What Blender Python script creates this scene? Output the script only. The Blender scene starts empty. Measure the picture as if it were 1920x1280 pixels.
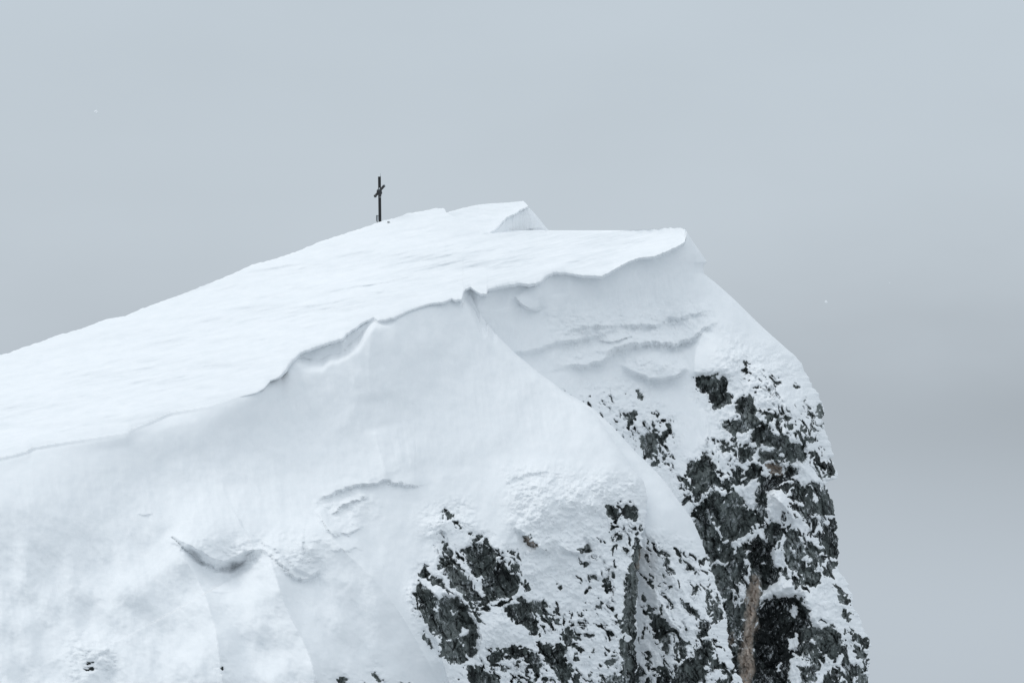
import bpy, bmesh, math, random
import numpy as np
from mathutils import Vector
R = math.radians
random.seed(4)
C = bpy.data.collections.new('mountain_summit'); bpy.context.scene.collection.children.link(C)

# ------------------------------------------------------------------ survey
# The ridge was surveyed as (bearing, elevation) sights with a distance for each:
# 20 sight units are one metre on the ridge, 500 m from the viewpoint.
D0 = 500.0
def world(u, v, Y):
    k = (D0 + Y) / D0
    return np.stack([(u - 960) / 20 * k, np.broadcast_to(Y, np.shape(u)).astype(float), (640 - v) / 20 * k], -1)
def wpt(u, v, Y):
    return Vector(world(np.float64(u), np.float64(v), np.float64(Y)))

# ------------------------------------------------------------------ numpy noise
def _hash(ix, iy, seed):
    h = (ix.astype(np.int64) * 374761393 + iy.astype(np.int64) * 668265263 + seed * 974634777) & 0xffffffff
    h = ((h ^ (h >> 13)) * 1274126177) & 0xffffffff
    h = ((h ^ (h >> 16)) * 2246822519) & 0xffffffff
    return (h ^ (h >> 15)) & 0xffffffff
def gnoise(x, y, seed=0):
    x0 = np.floor(x); y0 = np.floor(y); fx = x - x0; fy = y - y0
    ux = fx * fx * fx * (fx * (fx * 6 - 15) + 10); uy = fy * fy * fy * (fy * (fy * 6 - 15) + 10)
    def g(i, j):
        a = _hash(x0 + i, y0 + j, seed) * (2 * math.pi / 4294967296.0)
        return np.cos(a) * (fx - i) + np.sin(a) * (fy - j)
    a = g(0, 0); b = g(1, 0); c = g(0, 1); d = g(1, 1)
    return 1.5 * ((a * (1 - ux) + b * ux) * (1 - uy) + (c * (1 - ux) + d * ux) * uy)
def fbm(x, y, octv=4, seed=0, gain=.5, lac=2.03):
    s = 0; a = 1; f = 1
    for k in range(octv):
        s = s + a * gnoise(x * f + 17.3 * k, y * f - 9.1 * k, seed + k * 13); a *= gain; f *= lac
    return s
def ridged(x, y, octv=4, seed=0, gain=.5):
    s = 0; a = 1; f = 1
    for k in range(octv):
        s = s + a * (1 - 2 * np.abs(gnoise(x * f, y * f, seed + k * 7))); a *= gain; f *= 2.1
    return s
def rot(u, v, deg, su, sv):
    c, s = math.cos(R(deg)), math.sin(R(deg))
    return (u * c + v * s) / su, (-u * s + v * c) / sv
def cells(x, y, seed):
    """faceted planes: every cell tilts its own way -> broken rock"""
    x0 = np.floor(x); y0 = np.floor(y)
    best = np.full(x.shape, 9.); sec = np.full(x.shape, 9.); val = np.zeros(x.shape)
    for i in (-1, 0, 1):
        for j in (-1, 0, 1):
            cx = x0 + i; cy = y0 + j
            jx = cx + _hash(cx, cy, seed) / 4294967296.; jy = cy + _hash(cx, cy, seed + 5) / 4294967296.
            d = np.hypot(x - jx, y - jy)
            h = _hash(cx, cy, seed + 9) / 4294967296.; a = _hash(cx, cy, seed + 21) / 4294967296. - .5; b = _hash(cx, cy, seed + 33) / 4294967296. - .5
            v = h + a * (x - jx) * 1.6 + b * (y - jy) * 1.6
            m = d < best
            sec = np.where(m, best, np.minimum(sec, d)); val = np.where(m, v, val); best = np.where(m, d, best)
    return val, sec - best
def sst(a, b, x):
    t = np.clip((x - a) / (b - a), 0, 1); return t * t * (3 - 2 * t)
def curve(pts):
    p = np.array(pts, float); return lambda x: np.interp(x, p[:, 0], p[:, 1])
def smoothcurve(pts, w):
    f = curve(pts)
    return lambda x: sum(f(x + k * w / 3) for k in (-3, -2, -1, 0, 1, 2, 3)) / 7

# ------------------------------------------------------------------ distance helpers
def seg_dist(U, V, poly, closed):
    """distance to polyline, side (+ right of travel), run parameter 0..1"""
    P = np.array(poly, float)
    if closed: P = np.vstack([P, P[:1]])
    L = np.hypot(*(P[1:] - P[:-1]).T); tot = L.sum(); acc = 0
    best = np.full(U.shape, 1e9); side = np.zeros(U.shape); run = np.zeros(U.shape)
    for (a, b, l) in zip(P[:-1], P[1:], L):
        if l < 1e-6: continue
        d = (b - a) / l
        t = np.clip((U - a[0]) * d[0] + (V - a[1]) * d[1], 0, l)
        du = U - a[0] - d[0] * t; dv = V - a[1] - d[1] * t
        q = np.hypot(du, dv); m = q < best
        best = np.where(m, q, best); side = np.where(m, np.sign(d[0] * dv - d[1] * du), side); run = np.where(m, (acc + t) / tot, run)
        acc += l
    return best, side, run
def inside(U, V, poly):
    r = np.zeros(U.shape, bool); n = len(poly)
    for i in range(n):
        x1, y1 = poly[i]; x2, y2 = poly[(i + 1) % n]
        if y1 == y2: continue
        r ^= ((V < y1) != (V < y2)) & (U < (x2 - x1) * (V - y1) / (y2 - y1) + x1)
    return r
def window(U, V, poly, m):
    p = np.array(poly); a = p.min(0) - m; b = p.max(0) + m
    us = U[0] if False else U
    rows = np.where(((V >= a[1]) & (V <= b[1])).any(1))[0]; cols = np.where(((U >= a[0]) & (U <= b[0])).any(0))[0]
    if len(rows) == 0 or len(cols) == 0: return None
    return (slice(rows[0], rows[-1] + 1), slice(cols[0], cols[-1] + 1))
def soften(poly, n):
    P = np.array(poly, float)
    for _ in range(n):
        if len(P) < 3: break
        q = .75 * P[:-1] + .25 * P[1:]; r = .25 * P[:-1] + .75 * P[1:]
        P = np.vstack([P[:1], np.stack([q, r], 1).reshape(-1, 2)[1:-1], P[-1:]])
    return [tuple(p) for p in P]
def scarp(Y, U, V, poly, h, up, dn, under=.0, jag=1.5, seed=3, taper=.5):
    """drift that bulges out above the line (line drawn left to right) and breaks off below it"""
    w = window(U, V, poly, max(up * 3.6, dn * 6) + 6)
    if w is None: return
    u = U[w]; v = V[w]
    v2 = v + jag * (1.1 * gnoise(u / 17, v / 17, seed) + .55 * fbm(u / 6, v / 9, 3, seed + 2, .6))
    p0, p1, pm, pn = (np.array(q, float) for q in (poly[0], poly[1], poly[-2], poly[-1]))
    a0 = (p0 - p1) / np.hypot(*(p0 - p1)); a1 = (pn - pm) / np.hypot(*(pn - pm)); tot = np.hypot(*(pn - p0))
    poly = soften([tuple(p0 + a0 * tot * .07)] + list(poly) + [tuple(pn + a1 * tot * .07)], 1)
    d, s, t = seg_dist(u, v2, poly, False)
    k = np.abs(np.sin(np.pi * np.clip(t, 0, 1))) ** taper * sst(0, .16, t) * sst(1, .84, t)
    above = np.exp(-(d / up) ** 1.2); below = np.exp(-(d / max(dn * .3, 1.2)) ** 2)
    Y[w] += np.where(s < 0, -h * above, -h * below + under * h * np.exp(-d / dn) * (1 - below)) * k
def ridge(Y, U, V, poly, h, wl, wr, taper=.5):
    w = window(U, V, poly, max(wl, wr) * 5.5)
    if w is None: return
    u = U[w]; v = V[w]; poly = soften(poly, 3)
    d, s, t = seg_dist(u, v, poly, False)
    k = np.abs(np.sin(np.pi * np.clip(t, 0, 1))) ** taper * sst(0, .16, t) * sst(1, .84, t)
    Y[w] -= h * k * np.where(s > 0, np.exp(-d / wl), np.exp(-d / wr))
def blob(Y, U, V, cu, cv, ru, rv, h, deg=0, p=1.0):
    a, b = rot(U - cu, V - cv, deg, ru, rv)
    Y -= h * np.exp(-(a * a + b * b) ** p)

def tps(ctrl):
    P = np.array(ctrl, float); X = P[:, :2] / 400.; n = len(P)
    r = np.hypot(X[:, None, 0] - X[None, :, 0], X[:, None, 1] - X[None, :, 1])
    K = np.where(r > 0, r * r * np.log(r + 1e-12), 0) + np.eye(n) * 2e-3
    A = np.zeros((n + 3, n + 3)); A[:n, :n] = K; A[:n, n] = 1; A[:n, n + 1:] = X; A[n, :n] = 1; A[n + 1:, :n] = X.T
    w = np.linalg.solve(A, np.r_[P[:, 2], 0, 0, 0])
    def f(U, V):
        x = U / 400.; y = V / 400.
        out = w[n] + w[n + 1] * x + w[n + 2] * y
        for i in range(n):
            q = (x - X[i, 0]) ** 2 + (y - X[i, 1]) ** 2
            out = out + w[i] * .5 * q * np.log(q + 1e-12)
        return out
    return f

# ------------------------------------------------------------------ main lines of the ridge
SKY = curve([(-900, 965), (-400, 800), (-150, 716), (0, 665), (18, 661), (40, 652), (75, 641), (105, 629), (150, 617), (200, 598), (235, 592), (265, 579), (300, 566), (340, 552),
             (380, 536), (420, 520), (450, 507), (470, 497), (520, 484), (560, 470), (600, 453), (640, 440), (690, 424), (720, 413), (745, 408),
             (760, 401), (790, 396), (815, 391), (830, 390), (834, 392), (836, 398), (860, 411), (890, 425), (918, 437), (960, 435), (1030, 433), (1090, 434),
             (1140, 435), (1180, 432), (1220, 430), (1255, 427), (1275, 427), (1283, 429), (1286, 431), (1400, 431)])
LIP = curve([(-900, 1090), (-400, 960), (-150, 900), (0, 861), (25, 856), (52, 848), (60, 842), (120, 832), (201, 820), (238, 814), (250, 806), (280, 794), (317, 777), (390, 765),
             (420, 756), (451, 744), (482, 736), (495, 728), (507, 713), (524, 706), (536, 694), (544, 681), (560, 665), (563, 661), (600, 648), (620, 641), (641, 635),
             (646, 632), (649, 626), (663, 617), (682, 603), (701, 595), (709, 601), (725, 598), (740, 595), (759, 585), (775, 579), (804, 569), (835, 565),
             (847, 559), (856, 562), (866, 561), (869, 548), (873, 541), (882, 538), (893, 545), (900, 550), (912, 551), (915, 542), (940, 537), (963, 534), (976, 531),
             (991, 534), (1010, 530), (1018, 526), (1024, 518), (1038, 511), (1060, 511), (1091, 516), (1129, 517), (1151, 505), (1176, 491), (1197, 483),
             (1226, 480), (1247, 472), (1269, 462), (1281, 455), (1285, 451), (1286, 440), (1400, 440)])
YLIP = smoothcurve([(-900, -62), (-400, -36), (0, -25), (320, -17), (560, -10), (700, -6), (880, 0), (1030, 6), (1150, 10.6), (1285, 16), (1500, 24)], 60)
YSKY = smoothcurve([(-900, -30), (-400, -13), (0, -1), (400, 8), (700, 14), (880, 18), (1000, 17.5), (1150, 18.6), (1286, 20.3), (1500, 26)], 60)
OVER = smoothcurve([(-900, .1), (0, .02), (62, .02), (195, .02), (205, .03), (240, .04), (255, .02), (330, .02), (395, .03), (440, .02), (480, .06), (520, .2), (545, .5), (563, 1.2), (640, 1.5), (660, 1.2), (695, .5), (705, .25), (720, .55), (780, .45), (840, .5),
               (868, .8), (885, 1.3), (915, 1.6), (1010, 1.2), (1040, 1.3), (1140, 1.1), (1200, .9), (1286, .5), (1500, .5)], 9)

BAND = smoothcurve([(-900, 2), (540, 3), (562, 8), (590, 24), (640, 26), (665, 24), (690, 12), (704, 3), (720, 9), (745, 7), (765, 3), (850, 3), (885, 30), (900, 60), (1286, 90)], 9)
_pc = []
for _u in (-900, -650, -400, -200, 0, 160, 320, 460, 560, 640, 700, 790, 880, 960, 1030, 1100, 1150, 1210, 1286, 1400):
    _l = float(smoothcurve([(-900, 1090), (-400, 960), (0, 861), (320, 777), (560, 672), (700, 604), (880, 550), (1030, 520), (1150, 500), (1286, 450), (1500, 400)], 30)(_u))
    _pc.append((_u, _l, float(YLIP(_u))))
    _s = float(curve([(-900, 965), (-400, 800), (0, 665), (300, 566), (520, 484), (690, 424), (790, 396), (900, 394), (1030, 425), (1150, 428), (1286, 424), (1500, 420)])(_u))
    _pc.append((_u, _s, float(YSKY(_u)))); _pc.append((_u, (_l + _s) / 2, float(YLIP(_u) * .52 + YSKY(_u) * .48)))
YPLAT = tps(_pc)
LIPS = smoothcurve([(-900, 1090), (-400, 960), (-150, 900), (0, 861), (120, 832), (250, 805), (390, 766), (480, 738), (530, 702), (600, 648), (700, 598), (880, 548), (1000, 532), (1286, 450)], 70)
_lu = np.arange(-900, 1401, 4.); _ld = YPLAT(_lu, LIP(_lu)) + np.clip(1 - OVER(_lu) / .3, 0, 1) * .93 + .22; LIPD = lambda u: np.interp(u, _lu, _ld)
_ls = YPLAT(_lu, LIPS(_lu)) + np.clip(1 - OVER(_lu) / .3, 0, 1) * .93 + .22; LIPD2 = lambda u: np.interp(u, _lu, _ls)

# ------------------------------------------------------------------ mesh output
def grid_obj(name, P, mat, keep=None, attrs=None, flip=False):
    nr, nc = P.shape[:2]
    idx = np.arange(nr * nc).reshape(nr, nc)
    q = np.stack([idx[:-1, :-1], idx[1:, :-1], idx[1:, 1:], idx[:-1, 1:]], -1).reshape(-1, 4)
    if flip: q = q[:, ::-1]
    V = P.reshape(-1, 3)
    at = {k: a.reshape(-1) for k, a in (attrs or {}).items()}
    if keep is not None:
        kv = keep.reshape(-1); q = q[kv[q].any(1)]
        used = np.zeros(nr * nc, bool); used[q.reshape(-1)] = True
        new = np.cumsum(used) - 1; q = new[q]; V = V[used]; at = {k: a[used] for k, a in at.items()}
    me = bpy.data.meshes.new(name)
    me.vertices.add(len(V)); me.vertices.foreach_set('co', V.astype(np.float32).reshape(-1))
    me.loops.add(len(q) * 4); me.loops.foreach_set('vertex_index', q.astype(np.int32).reshape(-1))
    me.polygons.add(len(q)); me.polygons.foreach_set('loop_start', np.arange(0, len(q) * 4, 4, dtype=np.int32))
    me.polygons.foreach_set('use_smooth', np.ones(len(q), bool))
    me.update(calc_edges=True); me.validate()
    for k, a in at.items():
        t = me.attributes.new(k, 'FLOAT', 'POINT'); t.data.foreach_set('value', a.astype(np.float32))
    me.materials.append(mat)
    o = bpy.data.objects.new(name, me); C.objects.link(o); o['kind'] = 'structure'
    return o

# ------------------------------------------------------------------ materials
def nodes(name):
    m = bpy.data.materials.new(name); m.use_nodes = True; n = m.node_tree; n.nodes.clear()
    out = n.nodes.new('ShaderNodeOutputMaterial'); b = n.nodes.new('ShaderNodeBsdfPrincipled'); n.links.new(b.outputs[0], out.inputs[0])
    return m, n, b
def N(n, t, **kw):
    x = n.nodes.new(t)
    for k, v in kw.items():
        if k.startswith('i_'): x.inputs[k[2:].replace('_', ' ')].default_value = v
        else: setattr(x, k, v)
    return x
def ramp(n, src, stops):
    r = n.nodes.new('ShaderNodeValToRGB'); e = r.color_ramp.elements
    while len(e) < len(stops): e.new(.5)
    for el, (p, c) in zip(e, stops):
        el.position = p; el.color = (c, c, c, 1) if isinstance(c, (int, float)) else (*c, 1)
    n.links.new(src, r.inputs[0]); return r
def snow_material():
    m, n, b = nodes('snow')
    tc = N(n, 'ShaderNodeTexCoord')
    nz = N(n, 'ShaderNodeTexNoise', i_Scale=.9, i_Detail=7.0, i_Roughness=.6); n.links.new(tc.outputs['Object'], nz.inputs['Vector'])
    cr = ramp(n, nz.outputs['Fac'], [(.25, (.83, .855, .875)), (.75, (.885, .90, .915))])
    n.links.new(cr.outputs[0], b.inputs['Base Color'])
    b.inputs['Roughness'].default_value = .75; b.inputs['Specular IOR Level'].default_value = .15
    n2 = N(n, 'ShaderNodeTexNoise', i_Scale=5.0, i_Detail=6.0, i_Roughness=.65); n.links.new(tc.outputs['Object'], n2.inputs['Vector'])
    at = N(n, 'ShaderNodeAttribute', attribute_name='rough')
    ml = N(n, 'ShaderNodeMath', operation='MULTIPLY_ADD'); n.links.new(at.outputs['Fac'], ml.inputs[0]); ml.inputs[1].default_value = .3; ml.inputs[2].default_value = .10
    bp = N(n, 'ShaderNodeBump', i_Distance=.12); n.links.new(n2.outputs['Fac'], bp.inputs['Height']); n.links.new(ml.outputs[0], bp.inputs['Strength'])
    n.links.new(bp.outputs[0], b.inputs['Normal'])
    return m
def rock_material():
    m, n, b = nodes('limestone')
    tc = N(n, 'ShaderNodeTexCoord'); mp = N(n, 'ShaderNodeMapping'); mp.inputs['Scale'].default_value = (1, 1, .6)
    n.links.new(tc.outputs['Object'], mp.inputs['Vector'])
    nz = N(n, 'ShaderNodeTexNoise', i_Scale=1.3, i_Detail=9.0, i_Roughness=.68); n.links.new(mp.outputs[0], nz.inputs['Vector'])
    vo = N(n, 'ShaderNodeTexVoronoi', i_Scale=.45); n.links.new(mp.outputs[0], vo.inputs['Vector'])
    sv = N(n, 'ShaderNodeSeparateColor'); n.links.new(vo.outputs['Color'], sv.inputs[0])
    cmb = N(n, 'ShaderNodeMath', operation='MULTIPLY_ADD'); n.links.new(sv.outputs[0], cmb.inputs[0]); cmb.inputs[1].default_value = .16; n.links.new(nz.outputs['Fac'], cmb.inputs[2])
    ta = N(n, 'ShaderNodeAttribute', attribute_name='tone')
    cm2 = N(n, 'ShaderNodeMath', operation='MULTIPLY_ADD'); n.links.new(ta.outputs['Fac'], cm2.inputs[0]); cm2.inputs[1].default_value = .22; n.links.new(cmb.outputs[0], cm2.inputs[2])
    c1 = ramp(n, cm2.outputs[0], [(.36, (.011, .014, .0145)), (.49, (.050, .060, .058)), (.63, (.128, .146, .142)), (.82, (.24, .26, .255))])
    # ochre streak where a slab fell away
    at = N(n, 'ShaderNodeAttribute', attribute_name='ochre')
    n3 = N(n, 'ShaderNodeTexNoise', i_Scale=2.2, i_Detail=8.0, i_Roughness=.7)
    mp3 = N(n, 'ShaderNodeMapping'); mp3.inputs['Scale'].default_value = (1.5, 1, .4); n.links.new(tc.outputs['Object'], mp3.inputs['Vector']); n.links.new(mp3.outputs[0], n3.inputs['Vector'])
    c2 = ramp(n, n3.outputs['Fac'], [(.3, (.26, .205, .17)), (.46, (.48, .385, .315)), (.64, (.62, .54, .475))])
    mx = N(n, 'ShaderNodeMix', data_type='RGBA'); n.links.new(c1.outputs[0], mx.inputs[6]); n.links.new(c2.outputs[0], mx.inputs[7])
    ad = N(n, 'ShaderNodeMath', operation='MULTIPLY_ADD'); n.links.new(n3.outputs['Fac'], ad.inputs[0]); ad.inputs[1].default_value = 1.1; n.links.new(at.outputs['Fac'], ad.inputs[2])
    rr = ramp(n, ad.outputs[0], [(.98, 0.), (1.0, 1.)]); 
    sb = N(n, 'ShaderNodeMath', operation='SUBTRACT'); n.links.new(ad.outputs[0], sb.inputs[0]); sb.inputs[1].default_value = .75
    mu = N(n, 'ShaderNodeMath', operation='MULTIPLY', use_clamp=True); n.links.new(sb.outputs[0], mu.inputs[0]); mu.inputs[1].default_value = 3.0
    mg = N(n, 'ShaderNodeMath', operation='MULTIPLY', use_clamp=True); n.links.new(mu.outputs[0], mg.inputs[0]); n.links.new(at.outputs['Fac'], mg.inputs[1])
    n.links.new(mg.outputs[0], mx.inputs[0])
    # rime and flecks of snow stuck to the stone
    n4 = N(n, 'ShaderNodeTexNoise', i_Scale=3.2, i_Detail=9.0, i_Roughness=.72); n.links.new(mp.outputs[0], n4.inputs['Vector'])
    n5 = N(n, 'ShaderNodeTexNoise', i_Scale=.7, i_Detail=3.0); n.links.new(tc.outputs['Object'], n5.inputs['Vector'])
    a2 = N(n, 'ShaderNodeMath', operation='MULTIPLY_ADD'); n.links.new(n5.outputs['Fac'], a2.inputs[0]); a2.inputs[1].default_value = .45; n.links.new(n4.outputs['Fac'], a2.inputs[2])
    r4 = ramp(n, a2.outputs[0], [(.78, 0.), (.90, 1.)])
    m2 = N(n, 'ShaderNodeMix', data_type='RGBA'); n.links.new(r4.outputs[0], m2.inputs[0]); n.links.new(mx.outputs[2], m2.inputs[6]); m2.inputs[7].default_value = (.62, .65, .67, 1)
    n.links.new(m2.outputs[2], b.inputs['Base Color'])
    b.inputs['Roughness'].default_value = .8; b.inputs['Specular IOR Level'].default_value = .25
    n2 = N(n, 'ShaderNodeTexNoise', i_Scale=4.0, i_Detail=8.0, i_Roughness=.7); n.links.new(mp.outputs[0], n2.inputs['Vector'])
    bp = N(n, 'ShaderNodeBump', i_Distance=.25, i_Strength=.7); n.links.new(n2.outputs['Fac'], bp.inputs['Height']); n.links.new(bp.outputs[0], b.inputs['Normal'])
    return m
SNOW = snow_material(); ROCK = rock_material()

# ------------------------------------------------------------------ where bare rock shows
def tr(poly, ou, ov, s): return [(ou + x / s, ov + y / s) for x, y in poly]
def B(*p): return tr(p, 1240, 640, 4)
def Cc(*p): return tr(p, 1240, 960, 4)
def Dd(*p): return tr(p, 750, 880, 3.2)
def A(*p): return tr(p, 1000, 640, 2)
ROCK3 = [  # on the far wall and the right buttress
 B((245,275),(300,268),(340,262),(400,245),(430,280),(450,262),(490,300),(495,370),(525,440),(480,470),(440,505),(400,510),(375,450),(350,405),(300,370),(265,320)),
 B((560,480),(620,420),(650,400),(690,430),(700,520),(720,600),(690,650),(640,640),(600,600),(570,530)),
 B((465,600),(500,590),(520,605),(570,580),(620,590),(650,620),(630,680),(590,670),(560,700),(520,690),(480,650)),
 B((690,640),(760,610),(810,640),(830,690),(880,720),(950,710),(970,770),(1060,770),(1085,850),(1060,895),(1000,900),(930,890),(870,900),(800,900),(760,910),(735,840),(720,780),(680,750)),
 B((775,920),(830,905),(900,935),(920,965),(870,995),(820,980)),
 B((785,1040),(850,1010),(920,975),(960,935),(1005,965),(990,1010),(930,1050),(860,1090),(800,1130),(780,1110)),
 B((190,960),(215,910),(240,890),(250,930),(290,900),(300,830),(345,835),(370,890),(400,930),(430,1000),(450,1100),(400,1080),(340,1110),(280,1190),(245,1180),(240,1060),(200,1010)),
 B((440,770),(470,750),(515,790),(510,830),(480,825),(440,800)),
 B((530,745),(560,735),(575,770),(545,785)),
 B((560,830),(600,790),(650,780),(690,820),(690,870),(640,890),(600,910),(560,880)),
 B((540,1000),(580,940),(600,980),(600,1050),(560,1075),(535,1040)),
 B((460,1070),(510,1030),(530,1060),(500,1100),(460,1110)),
 B((610,1020),(680,930),(730,900),(760,960),(770,1040),(780,1110),(775,1300),(720,1300),(720,1150),(740,1060),(680,1010),(630,1070)),
 B((255,1280),(290,1220),(330,1180),(390,1120),(430,1140),(460,1190),(480,1300),(250,1300)),
 B((470,1180),(540,1110),(590,1170),(640,1240),(660,1300),(480,1300)),
 B((895,1100),(950,1060),(970,1100),(920,1140)),
 B((960,1210),(1010,1230),(1080,1240),(1060,1190),(1100,1130),(1160,1120),(1200,1140),(1250,1160),(1290,1220),(1285,1290),(1020,1290)),
 B((985,1100),(1030,1130),(1040,1190),(1010,1180)),
 B((1125,830),(1160,830),(1185,880),(1160,910),(1130,870)),
 B((1090,700),(1150,720),(1160,745),(1120,755),(1095,730)),
 B((1200,480),(1218,560),(1195,580),(1170,540)),
 B((1240,990),(1270,1000),(1260,1025),(1225,1010)),
 B((1270,890),(1285,930),(1292,965),(1280,960)),
 B((612,162),(625,160),(645,182),(628,180)), B((882,272),(900,275),(895,288)), B((998,322),(1018,352),(1005,345)), B((690,360),(715,345),(725,365),(705,375)),
 B((780,365),(800,360),(830,390),(815,392)), B((850,560),(900,570),(940,560),(990,640),(960,650),(920,590),(870,590)), B((790,560),(810,550),(840,600),(820,600)),
 Cc((235,0),(680,-10),(700,60),(640,160),(560,210),(530,230),(540,330),(560,380),(570,450),(545,500),(510,440),(480,360),(430,360),(380,400),(340,300),(300,190),(260,110)),
 Cc((690,-10),(775,-10),(780,80),(740,110),(700,60)),
 Cc((370,400),(440,380),(500,400),(520,500),(530,620),(480,640),(430,620),(400,500)),
 Cc((670,250),(720,210),(800,230),(830,260),(830,400),(880,430),(870,500),(830,550),(760,600),(740,560),(740,480),(700,450),(680,400),(670,320)),
 Cc((780,100),(830,80),(900,110),(910,170),(890,250),(850,290),(830,230),(790,180)),
 Cc((560,290),(600,250),(640,210),(660,250),(640,300),(610,350),(610,440),(590,520),(560,560),(560,450),(545,350)),
 Cc((930,170),(960,120),(1000,140),(1040,190),(1060,260),(1070,390),(1030,430),(980,445),(955,410),(940,330)),
 Cc((1200,200),(1240,150),(1260,60),(1310,20),(1320,120),(1325,380),(1310,410),(1270,390),(1225,330)),
 Cc((1080,270),(1140,250),(1190,280),(1180,330),(1120,340),(1085,310)),
 Cc((1080,420),(1130,370),(1150,450),(1190,480),(1180,530),(1120,560),(1060,560)),
 Cc((670,440),(735,470),(740,620),(720,750),(700,900),(700,1050),(690,1180),(660,1330),(570,1330),(590,1150),(610,950),(630,800),(635,640),(655,560)),
 Cc((760,680),(830,650),(900,640),(1060,640),(1060,690),(1110,740),(1100,860),(1070,880),(1060,990),(1050,1070),(1000,1060),(960,1110),(940,1200),(970,1400),(680,1400),(700,1100),(700,900),(725,740)),
 Cc((470,700),(520,680),(600,720),(610,860),(570,920),(520,900),(500,830)),
 Cc((475,920),(500,880),(530,960),(500,1030),(470,990)),
 Cc((520,1100),(600,980),(630,900),(600,1150),(590,1260),(520,1140)),
 Cc((1070,900),(1130,860),(1200,880),(1240,850),(1330,890),(1340,960),(1320,1090),(1250,1080),(1180,1040),(1150,960),(1090,940)),
 Cc((1040,800),(1060,880),(1080,960),(1050,1000),(1030,900)),
 Cc((1370,770),(1400,760),(1410,800),(1390,815)), Cc((1335,620),(1370,620),(1400,640),(1410,690),(1390,700)),
 Cc((1440,900),(1480,930),(1540,950),(1550,990),(1500,980)), Cc((1480,1060),(1510,1030),(1550,1060),(1550,1120),(1510,1110)),
 Cc((1380,1180),(1440,1150),(1450,1190),(1440,1230),(1400,1240)), Cc((1470,1150),(1530,1220),(1560,1290),(1490,1290)),
 Cc((1040,1160),(1080,1170),(1110,1290),(1060,1290)),
 A((340,280),(370,268),(388,280),(370,310),(350,305)), A((390,185),(396,190),(412,218),(402,212)), A((400,362),(440,350),(462,335),(470,370),(455,420),(440,440),(415,410)),
 A((482,350),(500,328),(512,292),(506,360),(486,380)), A((478,410),(486,415),(502,445),(492,446)), A((450,462),(463,440),(468,465)), A((452,268),(462,262),(466,284)),
]
HOLE3 = [ B((745,790),(780,785),(830,805),(825,822),(760,818)), B((895,840),(915,850),(905,870)), B((900,1020),(925,1010),(915,1040)), B((1140,1160),(1170,1180),(1150,1205)),
 Cc((980,690),(1010,700),(1020,760),(1000,790),(970,750)), Cc((950,960),(1000,910),(1030,1000),(1000,1050),(960,1030)), Cc((870,1140),(905,1135),(895,1190),(875,1200)),
 Cc((965,270),(1000,275),(990,310)), Cc((1270,350),(1300,335),(1300,370)), Cc((410,265),(435,270),(425,300)), Cc((370,50),(440,130),(480,220),(400,120)),
 Cc((860,210),(885,220),(875,260)), Cc((745,370),(785,375),(750,385)), Cc((560,205),(640,165),(710,135),(770,100),(785,120),(730,165),(650,215),(560,260)), ]
ROCK2 = [ Cc((10,290),(50,330),(60,400),(90,460),(60,450),(20,400)), Cc((150,650),(190,700),(240,710),(280,770),(240,760),(190,720)), Cc((-10,780),(40,800),(70,880),(60,960),(30,1000),(-10,960)),
 Cc((270,860),(330,810),(370,830),(330,950),(290,940)), Cc((350,560),(365,650),(362,800),(345,700)), Cc((270,1040),(330,970),(370,960),(370,1060),(330,1200),(290,1300),(60,1300),(120,1200),(180,1100),(230,1130)),
 Cc((380,650),(420,690),(450,780),(430,830),(390,810)), Cc((370,1110),(430,1080),(440,1160),(400,1200),(360,1180)), Cc((-20,1160),(60,1180),(90,1290),(-20,1290)),
 Dd((1490,820),(1540,870),(1590,900),(1600,1030),(1560,1020),(1520,980),(1500,900)), ]
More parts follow.
